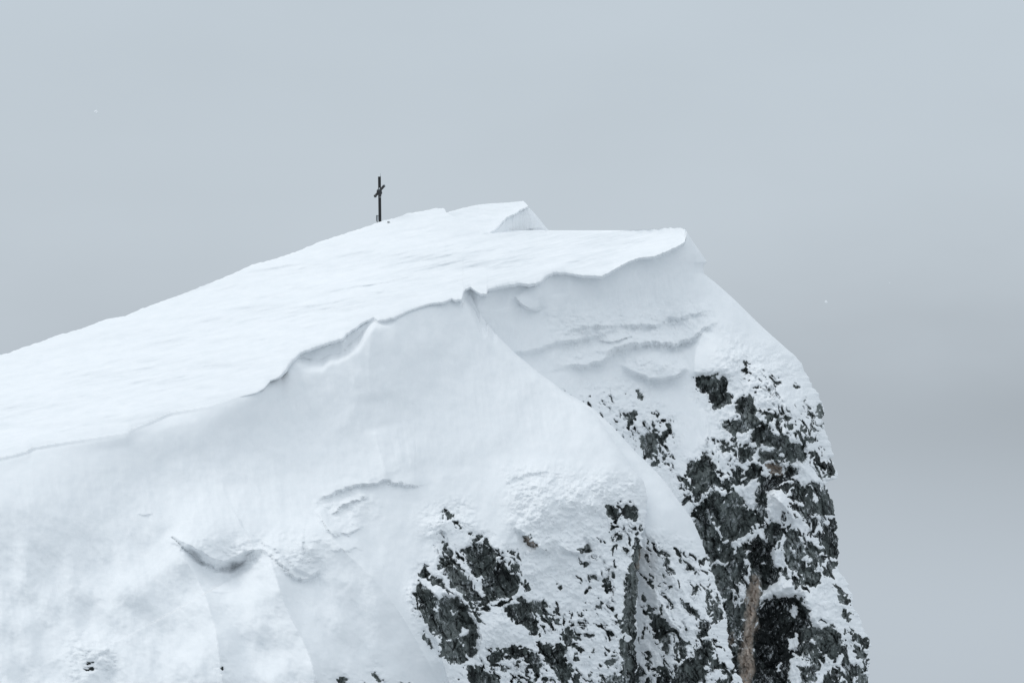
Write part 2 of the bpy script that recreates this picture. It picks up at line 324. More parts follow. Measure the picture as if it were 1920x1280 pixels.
ROCK1 = [ Dd((85,740),(120,670),(150,700),(200,760),(240,800),(260,760),(300,770),(340,770),(400,830),(415,890),(440,900),(460,960),(450,1050),(440,1130),(410,1140),(390,1040),(340,1000),(300,1020),(240,1010),(190,960),(140,890),(100,820)),
 Dd((120,630),(155,585),(175,640),(230,650),(270,690),(260,710),(200,680),(160,660)),
 Dd((240,570),(290,530),(340,590),(390,640),(425,700),(400,700),(430,760),(440,830),(400,790),(350,720),(300,680),(270,620)),
 Dd((380,490),(440,450),(520,455),(560,490),(580,570),(570,600),(610,510),(630,560),(640,600),(700,640),(720,680),(680,740),(600,770),(540,780),(520,740),(490,690),(520,655),(450,640),(430,560),(400,520)),
 Dd((660,490),(672,500),(712,580),(690,560)), Dd((255,245),(300,262),(308,285),(280,284)), Dd((318,315),(350,318),(382,355),(360,367),(330,345)),
 Dd((413,375),(430,378),(426,396)), Dd((440,408),(480,403),(482,422),(450,422)), Dd((495,403),(525,418),(532,446),(508,430)),
 Dd((740,410),(770,405),(800,430),(833,462),(800,467),(765,445)), Dd((1060,480),(1100,470),(1120,435),(1138,490),(1100,497)),
 Dd((1235,215),(1280,220),(1310,260),(1300,300),(1270,290),(1245,250)), Dd((1310,215),(1340,240),(1400,205),(1420,230),(1405,310),(1390,290),(1350,270)),
 Dd((1445,335),(1448,360),(1422,420),(1440,460),(1474,500),(1470,600),(1440,680),(1420,760),(1410,900),(1425,1000),(1425,1450),(1330,1450),(1335,1150),(1325,1020),(1340,880),(1355,760),(1350,680),(1385,580),(1410,500),(1405,420)),
 Dd((630,830),(690,790),(730,770),(800,790),(820,830),(810,860),(830,960),(810,990),(740,940),(700,910),(650,890)), Dd((800,800),(850,780),(880,830),(920,900),(880,890),(820,850)),
 Dd((460,800),(500,790),(510,820),(480,840)), Dd((980,1000),(1000,960),(1040,970),(1050,1020),(1000,1045)),
 Dd((830,1040),(870,1050),(910,1070),(960,1040),(990,1080),(1000,1150),(1030,1190),(1020,1240),(960,1260),(940,1190),(880,1160),(850,1110)),
 Dd((620,1080),(680,1060),(730,1060),(780,1090),(830,1110),(840,1200),(820,1260),(790,1180),(740,1130),(680,1120)),
 Dd((230,1050),(270,1040),(320,1010),(350,1020),(370,1060),(400,1130),(380,1160),(300,1160),(270,1120)), Dd((240,1108),(280,1108),(270,1132)),
 Dd((400,1180),(450,1180),(500,1200),(560,1240),(590,1330),(430,1330)), Dd((540,1110),(580,1090),(612,1100),(600,1150),(570,1160),(548,1190)),
 Dd((688,1150),(712,1150),(712,1178),(690,1178)), Dd((603,1178),(642,1190),(620,1208)), Dd((1240,1160),(1290,1140),(1280,1172),(1245,1178)), Dd((142,985),(155,990),(192,1062),(178,1062)),
 Dd((1220,660),(1250,650),(1256,700),(1236,740),(1214,700)), Dd((948,700),(970,712),(962,727)), Dd((1180,822),(1200,800),(1212,832),(1185,842)),
 Dd((750,670),(762,690),(775,718),(765,712)), Dd((262,400),(274,440),(270,480),(255,440)), Dd((875,480),(890,492),(872,490)),
 [(160,1243),(176,1246),(172,1253),(163,1251)], [(415,1250),(420,1252),(418,1256)], [(636,1268),(652,1274),(646,1284),(638,1290)], [(700,1262),(706,1264),(712,1276),(706,1274)],
]
HOLE1 = [ Dd((215,800),(235,805),(230,850),(215,850)), Dd((1355,980),(1375,1000),(1370,1030),(1345,1020)), Dd((310,850),(325,855),(318,868)), Dd((380,950),(410,960),(400,1000),(365,990)), Dd((690,905),(705,912),(695,920)) ]
OCHRE3 = [Cc((672,470),(735,480),(738,620),(720,750),(700,900),(695,1050),(690,1180),(660,1350),(580,1350),(590,1150),(615,950),(635,800),(640,640),(660,560)), Cc((475,920),(500,880),(530,960),(500,1030),(470,990)), B((775,920),(830,905),(900,935),(920,965),(870,995),(820,980))]
OCHRE1 = [Dd((740,410),(770,405),(800,430),(833,462),(800,467),(765,445)), Dd((1440,480),(1470,500),(1455,600),(1435,580))]
# half bare zones: polygon, share of bare rock, lie of the streaks (degrees), length, width
ZONE3 = [ (B((400,760),(560,780),(560,1060),(430,1090)), .30, 75, 14, 7), (B((160,1040),(240,1040),(240,1220),(160,1200)), .22, 70, 9, 5), (B((700,500),(960,520),(1090,740),(960,720),(720,620)), .24, 60, 16, 4),
 (B((1000,560),(1230,600),(1330,1030),(1180,1000),(1090,760)), .26, 66, 18, 5), (B((880,1010),(1260,1060),(1300,1290),(1000,1290)), .36, 50, 13, 7), (B((1040,430),(1220,480),(1225,700),(1060,640)), .12, 60, 12, 4),
 (B((560,130),(900,280),(880,440),(600,400)), .09, 40, 12, 4), (Cc((900,-20),(1320,-20),(1330,420),(1060,600),(900,420)), .36, 72, 16, 6), (Cc((520,200),(700,100),(700,620),(480,700)), .45, 75, 24, 4),
 (Cc((440,620),(640,640),(640,1000),(480,1000)), .3, 80, 16, 6), (Cc((1330,560),(1560,900),(1570,1290),(1440,1290),(1420,900)), .2, 62, 12, 6), (Cc((1060,820),(1400,860),(1380,1120),(1120,1080)), .22, 45, 12, 6),
 (A((380,330),(520,280),(520,470),(400,450)), .2, 70, 10, 4), (A((100,190),(320,200),(420,420),(330,400)), .06, 60, 9, 4), (A((540,500),(605,500),(605,650),(560,620)), .2, 65, 9, 5),
 ([(1370,1200),(1640,1200),(1640,1900),(1370,1900)], .34, 75, 22, 9) ]
ZONE2 = [ (Cc((-120,180),(20,230),(90,500),(280,760),(340,1290),(-200,1290)), .15, 60, 14, 5), (Cc((60,240),(330,320),(480,860),(500,1100),(340,900),(200,520)), .2, 62, 14, 5), (Cc((20,950),(340,950),(400,1290),(-60,1290)), .33, 70, 16, 6),
 ([(1180,1250),(1420,1250),(1500,1900),(1180,1900)], .35, 75, 20, 8) ]
ZONE1 = [ (Dd((1230,320),(1400,320),(1400,510),(1260,480)), .26, 50, 8, 5), (Dd((1030,520),(1330,500),(1340,860),(1100,860)), .10, 60, 11, 5), (Dd((820,860),(1330,860),(1330,1330),(850,1330)), .15, 50, 12, 5),
 (Dd((230,420),(480,600),(470,860),(280,760)), .42, 55, 24, 5), (Dd((390,760),(640,780),(700,850),(420,860)), .35, 10, 9, 6), (Dd((540,1080),(850,1080),(850,1290),(400,1290)), .3, 40, 12, 7), (Dd((860,780),(1020,900),(1050,1000),(840,1000)), .3, 50, 12, 5),
 (Dd((580,480),(730,480),(740,640),(640,620)), .28, 62, 14, 4), ([(860,1270),(1210,1270),(1210,1900),(800,1900)], .33, 70, 20, 8), ([(600,1285),(760,1285),(760,1330),(600,1330)], .1, 30, 8, 5)]

def bareness(U, V, polys, holes, zones, seed, grow=2.2):
    warp_u = 4.2 * fbm(U / 16, V / 16, 4, seed, .6); warp_v = 4.2 * fbm(U / 16 + 50, V / 16, 4, seed + 3, .6)
    Bf = np.full(U.shape, -40.)
    for p in polys:
        w = window(U, V, p, 45)
        if w is None: continue
        u = (U + warp_u)[w]; v = (V + warp_v)[w]
        d, _, _ = seg_dist(u, v, p, True); s = np.where(inside(u, v, p), d, -d)
        Bf[w] = np.maximum(Bf[w], s + grow)
    for i, (p, dens, deg, ln, wd) in enumerate(zones):
        w = window(U, V, p, 45)
        if w is None: continue
        u = U[w]; v = V[w]; d, _, _ = seg_dist(u, v, p, True); s = np.where(inside(u, v, p), d, -d)
        uw = 9 * fbm(u / 38, v / 38, 3, seed + 160 + i); vw = 9 * fbm(u / 38 + 31, v / 38, 3, seed + 170 + i); u = u + uw; v = v + vw
        a, b = rot(u, v, deg, ln * 1.5, wd * 1.35)
        a2, b2 = rot(u, v, deg, ln * 2.6, wd * 3.4)
        n = fbm(a, b, 4, seed + 40 + i, .6) * .62 + .9 * fbm(a2, b2, 2, seed + 77 + i, .5)
        thr = np.quantile(n, 1 - dens * (1.25 if seed == 300 else 1.0))
        z = (n - thr) * 20 + np.minimum((s - 6) * .8, 0)
        Bf[w] = np.maximum(Bf[w], z)
    for p in holes:
        w = window(U, V, p, 14)
        if w is None: continue
        u = (U + warp_u * .6)[w]; v = (V + warp_v * .6)[w]
        d, _, _ = seg_dist(u, v, p, True); s = np.where(inside(u, v, p), d, -d)
        Bf[w] = np.minimum(Bf[w], -s)
    return Bf
def maskof(U, V, polys, soft=4):
    M = np.zeros(U.shape)
    for p in polys:
        w = window(U, V, p, 30)
        if w is None: continue
        d, _, _ = seg_dist(U[w], V[w], p, True); s = np.where(inside(U[w], V[w], p), d, -d)
        M[w] = np.maximum(M[w], np.clip(.5 + s / (2 * soft), 0, 1))
    return M

def face(us, vs, ctrl, edge, polys, holes, zones, ochre, seed, features, roughzones, edge_round=(1.6, 14), edge_rough=None, deep=(), dark=(), lowf=1.):
    U, V = np.meshgrid(us, vs)
    f = tps(ctrl)
    cu = np.arange(us[0] - 20, us[-1] + 40, 12.); cv = np.arange(vs[0] - 20, vs[-1] + 40, 12.)
    G = f(*np.meshgrid(cu, cv))
    # bilinear lookup
    iu = np.interp(us, cu, np.arange(len(cu))); iv = np.interp(vs, cv, np.arange(len(cv)))
    a = np.minimum(iu.astype(int), len(cu) - 2); fa = iu - a; b = np.minimum(iv.astype(int), len(cv) - 2); fb = iv - b
    # smooth cubic-ish (Catmull) along both axes
    def cub(Gr, i, t, ax):
        g = lambda k: np.take(Gr, np.clip(i + k, 0, Gr.shape[ax] - 1), axis=ax)
        sh = [1, 1]; sh[ax] = -1; t = t.reshape(sh)
        p0, p1, p2, p3 = g(-1), g(0), g(1), g(2)
        return p1 + .5 * t * (p2 - p0 + t * (2 * p0 - 5 * p1 + 4 * p2 - p3 + t * (3 * (p1 - p2) + p3 - p0)))
    Y = cub(cub(G, a, fa, 1), b, fb, 0)
    es = edge(vs)[:, None] + 0 * U
    if edge_rough: es = es + edge_rough(U, V)
    d = U - es
    A_, w_ = edge_round
    Y = Y + A_ * np.exp(np.minimum(d, 0) / w_) + np.maximum(d, 0) * .11
    Y = Y + lowf * .34 * fbm(U / 180, V / 180, 3, seed + 50) + .10 * fbm(U / 45, V / 55, 3, seed + 51)
    features(Y, U, V)
    Bf = bareness(U, V, polys, holes, zones, seed)
    och = maskof(U + 7 * fbm(U / 18, V / 40, 4, seed + 44), V, ochre, 9)
    # rocky relief beneath
    near = sst(-60, 6, maskof(U, V, [], 1) * 0 + Bf)
    c1, e1 = cells(*rot(U + 6 * fbm(U / 20, V / 20, 3, seed + 1), V, 20, 26, 40), seed + 2)
    c2, e2 = cells(*rot(U + 3 * fbm(U / 9, V / 9, 2, seed + 6), V, -15, 9, 14), seed + 8)
    c3, e3 = cells(*rot(U + 9 * fbm(U / 30, V / 30, 2, seed + 4), V, 12, 60, 110), seed + 12)
    rel = .7 * c3 + .62 * c1 + .26 * c2 + .13 * fbm(U / 5, V / 8, 4, seed + 30) + .34 * np.exp(-e1 * 12) + .5 * np.exp(-e3 * 26)
    jt = np.abs(fbm(*rot(U + 5 * fbm(U / 30, V / 30, 2, seed + 17), V, 77, 95, 15), 3, seed + 18, .5))
    joint = np.exp(-(jt / .045) ** 2); rel = rel + .45 * joint
    rel = (rel - .8)
    up = np.zeros(U.shape); dv = np.gradient(vs)[:, None]
    up = -np.gradient(rel, axis=0) / dv
    upb = np.copy(up)
    for _ in range(4): upb = (upb + np.roll(upb, 1, 0) + np.roll(upb, -1, 0) + np.roll(upb, 1, 1) + np.roll(upb, -1, 1)) / 5
    Bf = Bf - 6.5 * np.exp(-(np.abs(jt - .10) / .03) ** 2) * sst(-.1, .45, fbm(U / 45, V / 45, 2, seed + 19))
    Bf = Bf - np.clip(upb * 60, -2.5, 4.5) + 1.9 * fbm(U / 4.5, V / 6.5, 4, seed + 90, .65)
    rough = maskof(U, V, roughzones, 25)
    rockish = sst(-26, -4, Bf)
    for dp, amt in deep: Y = Y + amt * maskof(U, V, [dp], 6)
    sn = np.maximum(rough, rockish * .6)
    bill = np.abs(fbm(U / 20, V / 17, 4, seed + 60, .55)); 
    lump = .27 * (bill - .3) + .30 * fbm(U / 40, V / 34, 3, seed + 61) + .35 * fbm(*rot(U, V, 62, 110, 44), 2, seed + 62)
    thick = np.where(Bf < 0, .22 * np.tanh(-Bf / 5.), -.5 * np.tanh(Bf / 4.))
    Ysnow = Y - thick - sn * lump * sst(0, 10, -Bf) + .012 * fbm(U / 14, V / 14, 3, seed + 70)
    Yrock = Y + rel * .8 * sst(-2, 12, Bf) + .10 * c2 * sst(-4, 2, Bf)
    Yrock = Yrock + .25 * sst(0, 10, Bf)
    # keep snow behind stone where bare
    Ysnow = np.where(Bf > 1.5, np.maximum(Ysnow, Yrock + .25), Ysnow)
    Yrock = np.where(Bf < -1.5, np.maximum(Yrock, Ysnow + .12), Yrock)
    esm = sum(edge(vs + 12 * k) for k in range(-5, 6))[:, None] / 11 + 0 * U
    es = es + (np.minimum(esm - 6, es) - es) * sst(2, 26, d)      # the hidden back of the spur is calmer than its rim
    Ux = es + np.where(d < 0, d, -.3 * d)
    tone = .9 * (c3 - .5) + .5 * (c1 - .5) - .55 * joint - 1.0 * maskof(U, V, dark, 9)  # crevice shade painted along the joints; patches in dark set blacker
    return U, V, Ux, Ysnow, Yrock, Bf, np.maximum(rough, rockish * .6), np.stack([och, tone])

def steps(*seg):
    out = []
    for a, b, s in seg: out.append(np.arange(a, b, s))
    return np.concatenate(out)

# ------------------------------------------------------------------ FRONT SPUR
F1 = [(-900, 1090, -61), (-900, 1400, -78), (-400, 960, -36), (-400, 1130, -42), (-400, 1330, -53), (-400, 1700, -72), (0, 861, -25), (0, 1000, -30), (0, 1150, -36.5), (0, 1330, -45), (0, 1700, -62),
      (320, 777, -16.6), (320, 900, -20.4), (320, 1100, -29), (320, 1330, -40), (320, 1700, -56), (560, 665, -8.8), (560, 760, -11.6), (560, 900, -17), (560, 1100, -27), (560, 1330, -37), (560, 1700, -50),
      (700, 597, -5.2), (700, 750, -9.6), (700, 900, -15.3), (700, 1100, -24), (700, 1330, -31.5), (700, 1700, -40), (880, 545, 1.2), (850, 700, -4.4), (850, 870, -11.3), (850, 1000, -16), (850, 1150, -19.5), (850, 1330, -22.5), (850, 1700, -28),
      (968, 662, -1), (1050, 730, -3), (1105, 765, -4.4), (1190, 885, -9), (1208, 960, -10.4), (1195, 1280, -14.5), (1195, 1700, -19), (1030, 850, -9.3), (1030, 950, -13.2), (1030, 1100, -15.8), (1030, 1330, -18.5), (1030, 1700, -24), (900, 400, 9), (400, 500, 6), (-400, 700, -20)]
R1 = curve([(300, 700), (480, 800), (545, 876), (556, 884), (575, 893), (595, 904), (635, 938), (662, 966), (680, 988), (700, 1012), (715, 1034), (738, 1062), (765, 1103), (785, 1124), (800, 1134), (825, 1151), (850, 1167), (875, 1184), (890, 1197),
            (900, 1206), (915, 1211), (950, 1213), (975, 1210), (1010, 1206), (1060, 1199), (1100, 1196), (1160, 1192), (1280, 1193), (1900, 1230)])
def feat1(Y, U, V):
    l = LIP(U); s = V - l
    # undercut below the cornice
    yl = LIPD(U); wf = np.clip(1 - OVER(U) / .3, 0, 1) * np.exp(-(np.maximum(s, 0) / 55) ** 2); s2 = V - LIPS(U); bl = sst(0, 26, s); Y[:] = Y * (1 - wf) + wf * (yl * (1 - bl) + LIPD2(U) * bl + .02 - .043 * (s * (1 - bl) + s2 * bl))
    want = yl + OVER(U) * (1 + .25 * gnoise(U / 40, V / 60, 4)) - np.maximum(s, 0) * .012 - np.maximum(s - BAND(U) * (1 + .25 * gnoise(U / 18, V * 0, 8)), 0) * .10
    m = np.clip(OVER(U) * .5, .08, .25); Y[:] = .5 * (Y + want + np.sqrt((Y - want) ** 2 + m * m))
    lim = np.clip(OVER(U) * 12 - 5.4, -5.4, 3); Y[:] = np.where(s < lim, np.maximum(Y, yl + OVER(U) + .25 * np.clip(OVER(U) / .5, .1, 1) + np.maximum(-s, 0) * .17), Y)
    # pillow drift and its hollow
    blob(Y, U, V, 400, 990, 110, 55, 2.0); blob(Y, U, V, 560, 1015, 70, 60, 1.8); blob(Y, U, V, 410, 1080, 60, 34, -1.2, 20); blob(Y, U, V, 560, 1110, 26, 40, -.7)
    scarp(Y, U, V, [(318,1004),(335,1016),(356,1026),(370,1031),(384,1046),(404,1057),(422,1058),(436,1047),(448,1049),(460,1037),(478,1031),(490,1022)], 1.3, 44, 34, 1.0, 3.0, 5, .35)
    scarp(Y, U, V, [(488,1020),(505,1034),(528,1056),(548,1074),(566,1082),(582,1080),(598,1066)], 1.0, 40, 18, .8, 3.0, 7, .4)
    # dark pockets between the rolled drift and the rim of the slope below it
    Y += 1.1 * maskof(U, V + 2.2 * gnoise(U / 12, V / 12, 77), [[(324,1008),(345,1020),(372,1034),(398,1050),(418,1056),(440,1048),(462,1036),(474,1034),(458,1056),(432,1072),(405,1070),(375,1056),(346,1034)]], 3.5)
    Y += .6 * maskof(U, V + 1.5 * gnoise(U / 12, V / 12, 78), [[(492,1020),(516,1030),(536,1046),(552,1066),(580,1080),(562,1086),(544,1077),(522,1056),(504,1038)]], 3)
    blob(Y, U, V, 425, 1092, 38, 16, -.5)
    ridge(Y, U, V, [(480,1015),(505,1045),(520,1090),(540,1150),(575,1210),(598,1290),(610,1400)], 4.2, 80, 30, .2)
    ridge(Y, U, V, [(300,1000),(340,1040),(375,1090),(400,1160),(412,1230),(425,1330)], 3.2, 80, 36, .3)
    ridge(Y, U, V, [(585,950),(605,985),(640,1030),(700,1080),(760,1160),(830,1290)], 2.4, 75, 36, .35)
    scarp(Y, U, V, [(592,956),(600,968),(612,988),(628,1004)], .8, 18, 12, .4, 3, 8)
    scarp(Y, U, V, [(596,938),(620,925),(650,912),(680,906),(705,905),(725,897),(750,903),(775,906),(790,905)], .7, 50, 14, .4, 4, 9)
    scarp(Y, U, V, [(620,962),(640,950),(668,936),(690,930)], .4, 14, 8, .4, 5, 10)
    scarp(Y, U, V, [(618,1007),(640,1000),(662,996),(680,985)], .4, 16, 9, .3, 5, 11)
    scarp(Y, U, V, [(620,1033),(650,1030),(680,1024)], .2, 16, 8, .3, 5, 12)
    scarp(Y, U, V, [(258,962),(272,966),(286,962)], .12, 10, 5, .5, 1, 13)
    scarp(Y, U, V, [(560,664),(580,672),(600,676)], .25, 8, 6, .5, 1, 14)
    scarp(Y, U, V, [(380,1100),(405,1111),(440,1106)], .12, 16, 8, .5, 1, 14)
    # broad wind flutes on the upper apron
    k = sst(20, 90, s) * sst(420, 200, s)
    Y += k * .085 * fbm(*rot(U, V, 80, 190, 26), 3, 19)
    ridge(Y, U, V, [(700,598),(694,640),(690,700),(700,760)], .5, 30, 40, .3)
    ridge(Y, U, V, [(700,800),(712,850),(730,900)], .5, 14, 40, .4)
    k = sst(960, 1080, V) * sst(800, 640, U)
    Y += k * (1.0 * fbm(*rot(U, V, 70, 130, 75), 2, 25) + .22 * fbm(*rot(U, V, 65, 60, 34), 3, 26, .4))
    Y += k * .10 * (np.abs(fbm(*rot(U, V, 64, 38, 20), 4, 27, .55)) - .3)
    Y += sst(600, 560, U) * sst(60, 160, s) * .05 * fbm(*rot(U, V, 60, 26, 12), 3, 28)
    blob(Y, U, V, 250, 1110, 55, 40, 1.3, 20); blob(Y, U, V, 170, 1215, 40, 30, .8); blob(Y, U, V, 60, 960, 90, 60, .8)
    # top of the rock nose
    blob(Y, U, V, 1010, 945, 70, 60, 1.5); blob(Y, U, V, 840, 985, 50, 26, .8); blob(Y, U, V, 1120, 930, 60, 50, 1.0); blob(Y, U, V, 830, 1090, 60, 80, 1.5, 20); blob(Y, U, V, 935, 1050, 45, 60, 1.2)
    scarp(Y, U, V, [(965,985),(985,1000),(1000,1018),(1018,1030),(1035,1036)], .9, 26, 12, .5, 3, 21)
    scarp(Y, U, V, [(1050,1020),(1070,1034),(1090,1036),(1104,1022)], .8, 18, 8, .5, 2, 22)
    scarp(Y, U, V, [(940,905),(975,890),(1020,880),(1060,890)], .25, 30, 16, .5, 3, 23)
    blob(Y, U, V, 940, 1180, 45, 30, 1.0); scarp(Y, U, V, [(895,1228),(905,1165),(925,1150),(960,1160),(1005,1190)][::-1], .0, 10, 10)
    # steep left wall of the nose
    ridge(Y, U, V, [(786,1075),(778,1110),(790,1150),(820,1195),(835,1260),(860,1330)], 1.8, 10, 60, .3)
    # groove behind the fin
    ridge(Y, U, V, [(1196,980),(1186,1050),(1176,1100),(1170,1180),(1168,1290),(1170,1500)], 1.2, 26, 5, .15)
ROUGH1 = [[(790,960),(870,940),(900,1000),(800,1010)], [(950,880),(1060,880),(1050,1010),(960,1010)], [(380,1015),(620,1000),(600,1080),(400,1060)], [(595,940),(700,905),(700,960),(620,1000)], [(1050,890),(1215,890),(1215,1300),(860,1300),(900,1180)], [(130,1190),(220,1200),(220,1270),(130,1270)]]
us = steps((-900, -100, 14), (-100, 740, 2.2), (740, 1260, 1.25)); vs = steps((520, 880, 2.4), (880, 1300, 1.3), (1300, 1900, 7))
er1 = lambda U, V: sst(900, 960, V) * 4.5 * fbm(V / 22, U * 0 + .5, 4, 71, .6) + 0.5 * gnoise(V / 30, U * 0, 5)
U, V, Ux, Ys, Yr, Bf, rg, oc = face(us, vs, F1, R1, ROCK1, HOLE1, ZONE1, OCHRE1, 100, feat1, ROUGH1, (1.2, 10), er1, deep=[(ROCK1[0], .6), (ROCK1[3], .5)])
Xs = world(Ux, V, Ys); Xr = world(Ux, V, Yr)
o = grid_obj('snow_slope', Xs, SNOW, (Bf < 4) & (V > SKY(U) + 5), {'rough': rg}); o['label'] = 'steep snow apron of the front spur below the cornice'
o = grid_obj('rock_face', Xr, ROCK, (Bf > -3) & (V > 930), {'ochre': oc[0], 'tone': oc[1]}); o['label'] = 'dark rock showing through the snow on the front spur'

# ------------------------------------------------------------------ MIDDLE SPUR
F2 = [(1050, 740, 1), (1110, 768, -2), (1150, 800, -3), (1240, 895, -5), (1299, 975, -6.5), (1322, 1032, -7.2), (1350, 1112, -8.5), (1392, 1280, -10), (1500, 1700, -14), (1100, 900, -5), (1200, 950, -7.5), (1240, 1000, -9),
      (1230, 1100, -9.6), (1250, 1150, -10.8), (1290, 1280, -13), (1190, 1280, -10), (1190, 1100, -8), (1200, 1700, -16), (1000, 1000, -4), (1000, 1700, -10)]
R2 = curve([(700, 1000), (740, 1070), (765, 1112), (780, 1128), (800, 1150), (820, 1168), (845, 1190), (870, 1216), (895, 1241), (915, 1256), (935, 1270), (955, 1285), (975, 1299), (1005, 1312), (1032, 1322), (1068, 1335), (1112, 1350), (1140, 1357), (1160, 1362), (1200, 1366), (1235, 1372), (1250, 1380), (1280, 1393), (1330, 1420), (1900, 1620)])
def feat2(Y, U, V):
    ridge(Y, U, V, [(1225,1010),(1250,1060),(1262,1080),(1290,1120),(1310,1150)], .8, 20, 8, .4)
    ridge(Y, U, V, [(1215,1080),(1240,1130),(1260,1170),(1290,1190)], .8, 22, 8, .4)
    blob(Y, U, V, 1240, 960, 40, 60, .8)
    ridge(Y, U, V, [(1330,1090),(1328,1160),(1335,1240),(1350,1320)], .8, 12, 10, .4)
ROUGH2 = [[(1200,1000),(1320,1020),(1400,1300),(1190,1300)]]
us = steps((1000, 1180, 3), (1180, 1440, 1.25)); us = steps((1000, 1180, 3), (1180, 1640, 1.3)); vs = steps((720, 900, 2), (900, 1300, 1.3), (1300, 1900, 7))
er2 = lambda U, V: sst(1000, 1080, V) * 4 * fbm(V / 18, U * 0 + .5, 4, 83, .6)
U, V, Ux, Ys, Yr, Bf, rg, oc = face(us, vs, F2, R2, ROCK2, [], ZONE2, [], 200, feat2, ROUGH2, (1.6, 14), er2)
keep2 = (U - R2(V)) < 60
o = grid_obj('snow_slope', world(Ux, V, Ys), SNOW, (Bf < 4) & keep2, {'rough': rg}); o['label'] = 'narrow snowy spur between the front spur and the far wall'
o = grid_obj('rock_face', world(Ux, V, Yr), ROCK, (Bf > -3) & keep2, {'ochre': oc[0], 'tone': oc[1]}); o['label'] = 'speckled dark rock on the narrow middle spur'

# ------------------------------------------------------------------ FAR WALL AND RIGHT BUTTRESS
F3 = [(900, 545, 2.4), (900, 640, 2), (970, 620, 4.2), (960, 545, 4.6), (1030, 520, 7.6), (1030, 600, 7.3), (1000, 690, 4), (1050, 700, 5), (1060, 760, 3), (1090, 520, 9.6), (1090, 600, 9.2), (1150, 510, 12), (1150, 590, 11.4), (1150, 650, 9.6), (1150, 700, 8.2), (1150, 800, 5.2), (1150, 1000, 1),
      (1220, 490, 14.4), (1220, 570, 13.7), (1225, 640, 12.2), (1285, 450, 16.8), (1285, 540, 15.8), (1290, 620, 14.5), (1260, 660, 12.4), (1250, 720, 9.8), (1250, 800, 7), (1250, 900, 5), (1310, 900, 3.6), (1318, 500, 18.5), (1325, 560, 16.5),
      (1345, 610, 12.6), (1320, 680, 10), (1360, 680, 9), (1400, 620, 14.6), (1420, 680, 11), (1400, 760, 6.4), (1460, 680, 13.2), (1500, 690, 15), (1530, 735, 14), (1480, 760, 8.6), (1545, 800, 12.5), (1500, 830, 7.2), (1480, 900, 5.6), (1555, 900, 10), (1400, 880, 4.6), (1400, 1000, 3.4), (1330, 1000, 3),
      (1500, 1050, 3.6), (1565, 1050, 7.6), (1440, 1150, 2), (1500, 1150, 1), (1450, 1280, -1), (1560, 1200, 1.6), (1610, 1160, 5.4), (1625, 1280, 2.6), (1545, 1280, -1.2), (1340, 1100, 1.8), (1340, 1280, -.6), (1300, 1700, -8), (1450, 1700, -8), (1700, 1700, -4), (1100, 1700, -8), (1290, 380, 20), (900, 400, 10), (1600, 700, 19)]
R3 = curve([(400, 1281), (431, 1286), (440, 1291), (455, 1301), (475, 1315), (487, 1323), (492, 1326), (494, 1322), (502, 1319), (512, 1320), (518, 1326), (530, 1342), (545, 1359), (565, 1381), (590, 1406), (615, 1432), (640, 1460), (655, 1477), (668, 1492), (680, 1502), (700, 1511), (715, 1519), (735, 1530), (750, 1539), (765, 1544), (785, 1543), (800, 1547),
            (820, 1552), (845, 1558), (870, 1564), (885, 1570), (897, 1567), (900, 1556), (912, 1549), (930, 1556), (950, 1563), (975, 1568), (1000, 1571), (1050, 1571), (1066, 1571), (1080, 1584), (1095, 1592), (1110, 1594), (1135, 1600), (1150, 1608), (1170, 1617), (1190, 1626), (1205, 1629), (1240, 1629), (1280, 1630), (1330, 1645), (1900, 1760)])
